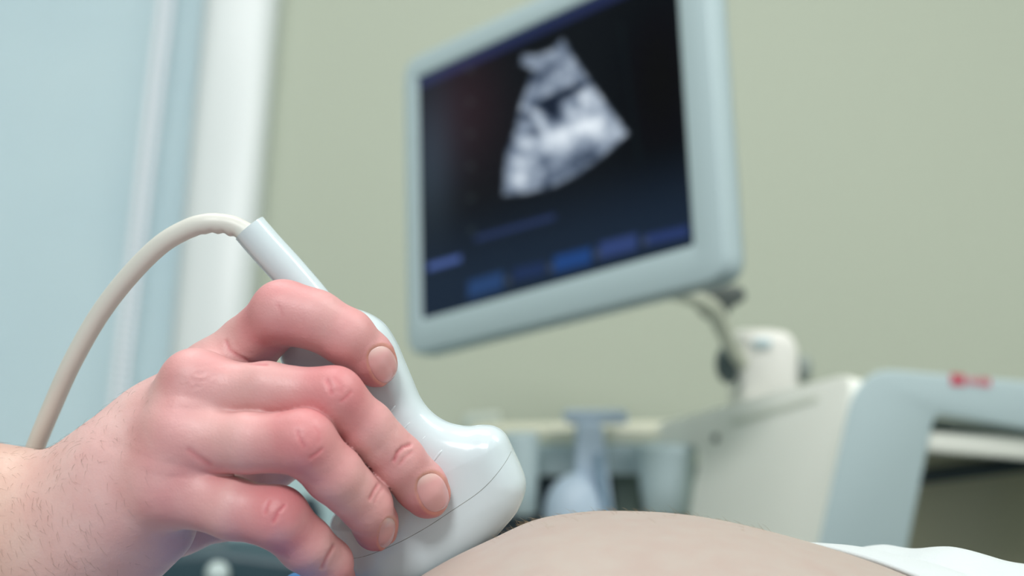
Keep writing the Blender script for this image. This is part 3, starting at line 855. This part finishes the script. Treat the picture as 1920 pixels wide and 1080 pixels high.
def skin_mat(name, attr=None, color=None, sub=.14, rough=.46, bscale=900, bump=.32):
    m = mat(name, color or (1, 1, 1, 1), rough)
    nt = m.node_tree; b = nt.nodes['Principled BSDF']
    b.inputs['Subsurface Weight'].default_value = sub; b.inputs['Subsurface Radius'].default_value = (1.0, .5, .38); b.inputs['Subsurface Scale'].default_value = .003
    b.inputs['Specular IOR Level'].default_value = .42
    tc = nt.nodes['Texture Coordinate']
    src = None
    if attr:
        a = nt.nodes.new('ShaderNodeAttribute'); a.attribute_name = attr; src = a.outputs['Color']
    n = nt.nodes.new('ShaderNodeTexNoise'); n.inputs['Scale'].default_value = 120; n.inputs['Detail'].default_value = 5
    nt.links.new(tc.outputs['Object'], n.inputs['Vector'])
    cr = nt.nodes.new('ShaderNodeValToRGB'); cr.color_ramp.elements[0].position = .3; cr.color_ramp.elements[1].position = .7
    cr.color_ramp.elements[0].color = (.97, .90, .90, 1); cr.color_ramp.elements[1].color = (1.0, 1.0, 1.0, 1)
    nt.links.new(n.outputs['Fac'], cr.inputs[0])
    mx = nt.nodes.new('ShaderNodeMix'); mx.data_type = 'RGBA'; mx.blend_type = 'MULTIPLY'; mx.inputs[0].default_value = 1
    if src: nt.links.new(src, mx.inputs[6])
    else: mx.inputs[6].default_value = color
    nt.links.new(cr.outputs[0], mx.inputs[7]); nt.links.new(mx.outputs[2], b.inputs['Base Color'])
    v = nt.nodes.new('ShaderNodeTexVoronoi'); v.inputs['Scale'].default_value = bscale; v.feature = 'DISTANCE_TO_EDGE'
    nt.links.new(tc.outputs['Object'], v.inputs['Vector'])
    n3 = nt.nodes.new('ShaderNodeTexNoise'); n3.inputs['Scale'].default_value = 420; n3.inputs['Detail'].default_value = 6
    nt.links.new(tc.outputs['Object'], n3.inputs['Vector'])
    ad = nt.nodes.new('ShaderNodeMath'); ad.operation = 'MULTIPLY_ADD'; ad.inputs[1].default_value = .5
    nt.links.new(v.outputs['Distance'], ad.inputs[0]); nt.links.new(n3.outputs['Fac'], ad.inputs[2])
    bp = nt.nodes.new('ShaderNodeBump'); bp.inputs['Strength'].default_value = bump; bp.inputs['Distance'].default_value = .0004
    nt.links.new(ad.outputs[0], bp.inputs['Height']); nt.links.new(bp.outputs['Normal'], b.inputs['Normal'])
    return m


me = mesh_np('person', V2 / 1000, Q)
ca = me.color_attributes.new('skin', 'FLOAT_COLOR', 'POINT')
ca.data.foreach_set('color', np.hstack([colr, np.ones((len(colr), 1))]).astype(np.float32).ravel())
hand = link('person', me, skin_mat('hand_skin', 'skin')); hand.matrix_world = HF
tag(hand, "examiner's bare hand and wrist reaching in from the left, gripping the white probe", 'person')
# fingernails: thin curved plates laid on the nail beds
nail_m = skin_mat('nail_plate', 'nail', None, .15, .25, 300, .03)
nail_m.node_tree.nodes['Principled BSDF'].inputs['Coat Weight'].default_value = .3


def hit_front(x, y, f, t0=40, t1=4):
    """march each pixel ray from the camera side onto the field"""
    T = np.full(len(x), float(t0)); done = np.zeros(len(x), bool)
    for _ in range(90):
        d = FD - T; p = np.stack([(x - 960) * d / FPX, -(y - 540) * d / FPX, T], 1)
        T = T - np.clip(f(p) * .8, -.5, 3); T = np.maximum(T, t1)
    d = FD - T
    return np.stack([(x - 960) * d / FPX, -(y - 540) * d / FPX, T], 1)


for n in NAILS:
    cx, cy, a, b, an, k = n
    rr = np.linspace(0, 1, 14)[1:]; aa = np.linspace(0, 2 * np.pi, 48, endpoint=False)
    ex = np.sign(np.cos(aa)) * np.abs(np.cos(aa)) ** (2 / 2.4); ey = np.sign(np.sin(aa)) * np.abs(np.sin(aa)) ** (2 / 2.4)
    U = np.concatenate([[0], (rr[:, None] * ex[None]).ravel()]) * b; Vv = np.concatenate([[0], (rr[:, None] * ey[None]).ravel()]) * a
    X = cx + U * math.cos(an) - Vv * math.sin(an); Y = cy + U * math.sin(an) + Vv * math.cos(an)
    fk = FING[k]; ff = lambda p, fk=fk: chain(p, fk, 1.6)
    P = hit_front(X, Y, ff)
    for _ in range(14):                           # keep the plate on the finger where the outline would run past it
        miss = (ff(P) > .15) | (probe_f(P) < .45)
        if not miss.any(): break
        X = np.where(miss, cx + (X - cx) * .97, X); Y = np.where(miss, cy + (Y - cy) * .97, Y); P = hit_front(X, Y, ff)
    nn = grad(ff, P); nn /= np.linalg.norm(nn, axis=1)[:, None]
    rad = np.concatenate([[0], np.repeat(rr, 48)])
    top = P + nn * (.06 - .28 * rad ** 6)[:, None]
    bot = P - nn * .35
    Fc = [(0, 1 + j, 1 + (j + 1) % 48) for j in range(48)]
    for i in range(len(rr) - 1):
        for j in range(48):
            p0, p1 = 1 + i * 48 + j, 1 + i * 48 + (j + 1) % 48
            Fc.append((p0, p0 + 48, p1 + 48, p1))
    nt_ = len(top); q = 1 + (len(rr) - 1) * 48
    for j in range(48): Fc.append((q + j, nt_ + j, nt_ + (j + 1) % 48, q + (j + 1) % 48))
    me = py_mesh('fingernail', np.vstack([top, bot[q:]]) / 1000, Fc)
    ul = np.concatenate([U / b, U[q:] / b]); lun = (1 - sstep(-.95, -.45, ul)) * .7 + sstep(.84, .97, ul) * .6
    cn = np.array(srgb(224, 172, 172)[:3]) * (1 - lun[:, None]) + np.array(srgb(236, 212, 204)[:3]) * lun[:, None]
    me.color_attributes.new('nail', 'FLOAT_COLOR', 'POINT').data.foreach_set('color', np.hstack([cn, np.ones((len(cn), 1))]).astype(np.float32).ravel())
    link('fingernail', me, nail_m, hand)
# fine dark hairs on the wrist and forearm
hm = mat('fine_dark_hair', srgb(128, 104, 90), .6)
cand = np.nonzero((PX < 300) & (PX > -120) & (PY < 1085) & (N[:, 2] > -.25))[0]
wgt = np.clip((300 - PX[cand]) / 200, .04, 1)
pick = rng.choice(cand, 460, replace=False, p=wgt / wgt.sum())
HV, HFc = [], []
for i in pick:
    nrm_ = N[i]; flow = np.array([.55, -.75, 0]) + rng.normal(0, .35, 3); flow -= nrm_ * (flow @ nrm_); flow /= np.linalg.norm(flow)
    L = rng.uniform(1.5, 3.9); s = np.linspace(0, 1, 5)
    path = V2[i] + (s[:, None] * flow * L + nrm_ * (L * .42 * s - L * .26 * s * s)[:, None])
    v_h, f_h = tube(path, np.array([.024, .022, .019, .014, .005]), 4, cap=False)
    o = len(HV) and sum(len(x) for x in HV); HV.append(v_h); HFc += [tuple(np.array(f) + (o or 0)) for f in f_h]
hair = link('arm_hair', py_mesh('arm_hair', np.vstack(HV) / 1000, HFc), hm, hand)
hair['kind'] = 'stuff'

# ================================================================== PATIENT
YA = CAM[1] + FW[1] * .45 + .004                # line of the belly's crest
SIL = [(-1100, 1700), (-600, 1660), (0, 1560), (350, 1420), (520, 1290), (640, 1190), (715, 1130), (790, 1081), (850, 1046), (920, 1012.5), (1000, 977), (1080, 963), (1150, 960), (1250, 964.5), (1350, 980), (1480, 1013), (1600, 1052), (1700, 1093), (1830, 1142), (2000, 1204), (2300, 1272), (2900, 1305), (3600, 1315)]
SP = np.array([plane_hit(x, y, YA) for x, y in SIL])
SPc = catmull(SP[:, [0, 2]], 16)
ordx = np.argsort(SPc[:, 0]); SPc = SPc[ordx]
ztop = lambda x: np.interp(x, SPc[:, 0], SPc[:, 1])
ZBED = 0.80
NXT, NT = 420, 300
xs = np.concatenate([np.linspace(-.42, -.10, 40, endpoint=False), np.linspace(-.10, .20, 300, endpoint=False), np.linspace(.20, .62, 80)])


def torso(x, th, off=0.0):
    zt = ztop(x); H = (zt - ZBED) * .5; Wt = .165
    c, s = np.cos(th), np.sin(th)
    return np.stack([x, YA + (Wt + off) * np.sign(c) * np.abs(c) ** .92, ZBED + H + (H + off) * s], -1)


ths = np.concatenate([np.linspace(-np.pi / 2, np.pi * .25, 40, endpoint=False), np.linspace(np.pi * .25, np.pi * .92, 220, endpoint=False), np.linspace(np.pi * .92, 1.5 * np.pi, 40, endpoint=False)])
XX, TT = np.meshgrid(xs, ths, indexing='ij')
TV = torso(XX.ravel(), TT.ravel())
# the skin gives way under the probe
for _ in range(22):
    h = to_hand(TV); near = np.nonzero((np.abs(h[:, 2]) < 25) & (h[:, 0] > -70) & (h[:, 0] < 15) & (h[:, 1] < -60))[0]
    f = body_f(h[near]); ins = near[f < .9]
    if not len(ins): break
    TV[ins, 2] -= .0012
ii = np.arange(len(xs) * len(ths)).reshape(len(xs), len(ths))
TQ = np.stack([ii[:-1], ii[1:], np.roll(ii, -1, 1)[1:], np.roll(ii, -1, 1)[:-1]], -1).reshape(-1, 4)[:, ::-1]
belly_m = skin_mat('belly_skin', None, srgb(180, 168, 160), .12, .5, 700, .16)
torso_loc = np.array([.05, YA, ZBED])
caps = [tuple(ii[0]), tuple(ii[-1][::-1])]
me = bpy.data.meshes.new('person'); me.from_pydata([tuple(v) for v in TV - torso_loc], [], [tuple(q) for q in TQ] + caps); me.update()
pat = link('person', me, belly_m); pat.location = tuple(torso_loc)
tag(pat, 'person lying down with bare pale belly under the white probe', 'person')
# downy hairs along the crest
HV, HFc = [], []; o = 0
for i in range(260):
    x = rng.uniform(plane_hit(930, 1000, YA)[0], plane_hit(1420, 990, YA)[0]); th = np.pi / 2 + rng.normal(.02, .12)
    if i < 36: x = rng.normal(plane_hit(1000, 976, YA)[0], .004)
    p = torso(np.array([x]), np.array([th]))[0] - torso_loc
    hp = to_hand((p + torso_loc)[None]);
    if body_f(hp)[0] < 1.5: continue
    L = rng.uniform(.0012, .0032); s = np.linspace(0, 1, 4)
    fl = np.array([-.8, rng.normal(0, .4), .5 + rng.normal(0, .3)])
    v_h, f_h = tube(p + s[:, None] * fl * L - np.array([0, 0, .3]) * L * (s ** 2)[:, None], np.array([.000028, .000026, .00002, .000006]), 4, cap=False)
    if body_f(to_hand(v_h + torso_loc)).min() < .4: continue
    HV.append(v_h); HFc += [tuple(np.array(f) + o) for f in f_h]; o += len(v_h)
h2 = link('body_hair', py_mesh('body_hair', np.vstack(HV), HFc), mat('fair_hair', srgb(150, 130, 100), .6), pat); h2['kind'] = 'stuff'

# white cloth turned down over the lower belly: rolled hem, then a second fold
cloth_m = mat('white_cotton', srgb(206, 214, 216), 0.85, bump=0.25, bscale=1500, Sheen_Weight=.15)
NS, NC = 150, 240
thc = np.linspace(np.pi * .30, np.pi * .97, NC)
ss = np.linspace(0, 1, NS)
S2, T2 = np.meshgrid(ss, thc, indexing='ij'); S2, T2 = S2.ravel(), T2.ravel()
# the hem runs diagonally: at the crest it starts near x(1535), nearer the camera further right
xh = plane_hit(1532, 1024, YA)[0]
hem = xh + (T2 - np.pi / 2) * np.where(T2 > np.pi / 2, .115, .06)
xcl = hem + S2 * .34
px_of = 1532 + (xcl - hem) / (plane_hit(1632, 1024, YA)[0] - xh) * 100
off = np.interp(px_of, [1532, 1540, 1560, 1600, 1640, 1680, 1705, 1730, 1760, 1800, 1850, 1920, 2100, 2600], [.0002, .0004, .0013, .0035, .0053, .0062, .0056, .0080, .0112, .0145, .0165, .017, .017, .010])
off += .0007 * np.sin(T2 * 23 + xcl * 160) * sstep(1640, 1760, px_of) + .0005 * np.sin(T2 * 9 - xcl * 90) * sstep(1560, 1640, px_of)
CV = torso(xcl, T2, off)
ci = np.arange(NS * NC).reshape(NS, NC)
CQ = np.stack([ci[:-1, :-1], ci[1:, :-1], ci[1:, 1:], ci[:-1, 1:]], -1).reshape(-1, 4)[:, ::-1]
cl = empty('cloth', tuple(plane_hit(1800, 1040, YA)))
me = mesh_np('cloth', CV - np.array(cl.location), CQ)
bpy.data.objects.remove(cl)
cl = link('cloth', me, cloth_m); cl.location = tuple(plane_hit(1800, 1040, YA))
so = cl.modifiers.new('solid', 'SOLIDIFY'); so.thickness = .0012; so.offset = 1
tag(cl, 'folded white cloth draped over the lower end of the bare belly', 'cloth')

# ================================================================== COUCH and blue sheet
couch = empty('examination_couch', (.1, YA, 0)); CI = Matrix.Translation(-couch.location)
tag(couch, 'padded examination couch carrying the person with the bare belly', 'couch')
bm_obj('mattress', box((.1, YA, .75), (1.9, .62, .10), .025), mat('couch_vinyl', srgb(70, 96, 112), .45), couch, CI)
bm_obj('couch_frame', box((.1, YA, .675), (1.8, .54, .05), .008), white_m, couch, CI)
for sx in (-1, 1):
    for sy in (-1, 1):
        bm_obj('leg', box((.1 + sx * .8, YA + sy * .22, .325), (.05, .05, .65), .006), white_m, couch, CI)
# blue drape over the body on the hand's side: flat, with one soft fold standing up behind the little finger
xa, xb_, xf = plane_hit(400, 1300, YA)[0], plane_hit(668, 1170, YA)[0], plane_hit(550, 1072, YA + .034)[0]
sx_ = np.linspace(xa, xb_, 130); st_ = np.linspace(np.pi * .20, np.pi * .80, 120)
S3, T3 = [a.ravel() for a in np.meshgrid(sx_, st_, indexing='ij')]
want = plane_hit(550, 1087, YA + .034)[2] - ztop(S3) + .003
off3 = .0025 + np.maximum(want, 0) * np.exp(-(np.abs(S3 - xf) / .013) ** 2.6) * np.exp(-(np.abs(T3 - 1.365) / .10) ** 2.4) + .0008 * np.sin(S3 * 140 + T3 * 6)
gi = np.arange(len(S3)).reshape(len(sx_), len(st_))
SQ_ = np.stack([gi[:-1, :-1], gi[1:, :-1], gi[1:, 1:], gi[:-1, 1:]], -1).reshape(-1, 4)[:, ::-1]
DV = torso(S3, T3, off3)
bl_ = plane_hit(592, 1072, YA)
bs = link('drape', mesh_np('drape', DV - bl_, SQ_), mat('blue_drape', srgb(40, 128, 200), .5)); bs.location = tuple(bl_)
tag(bs, 'bright blue drape, its fold just showing below the little finger', 'drape')
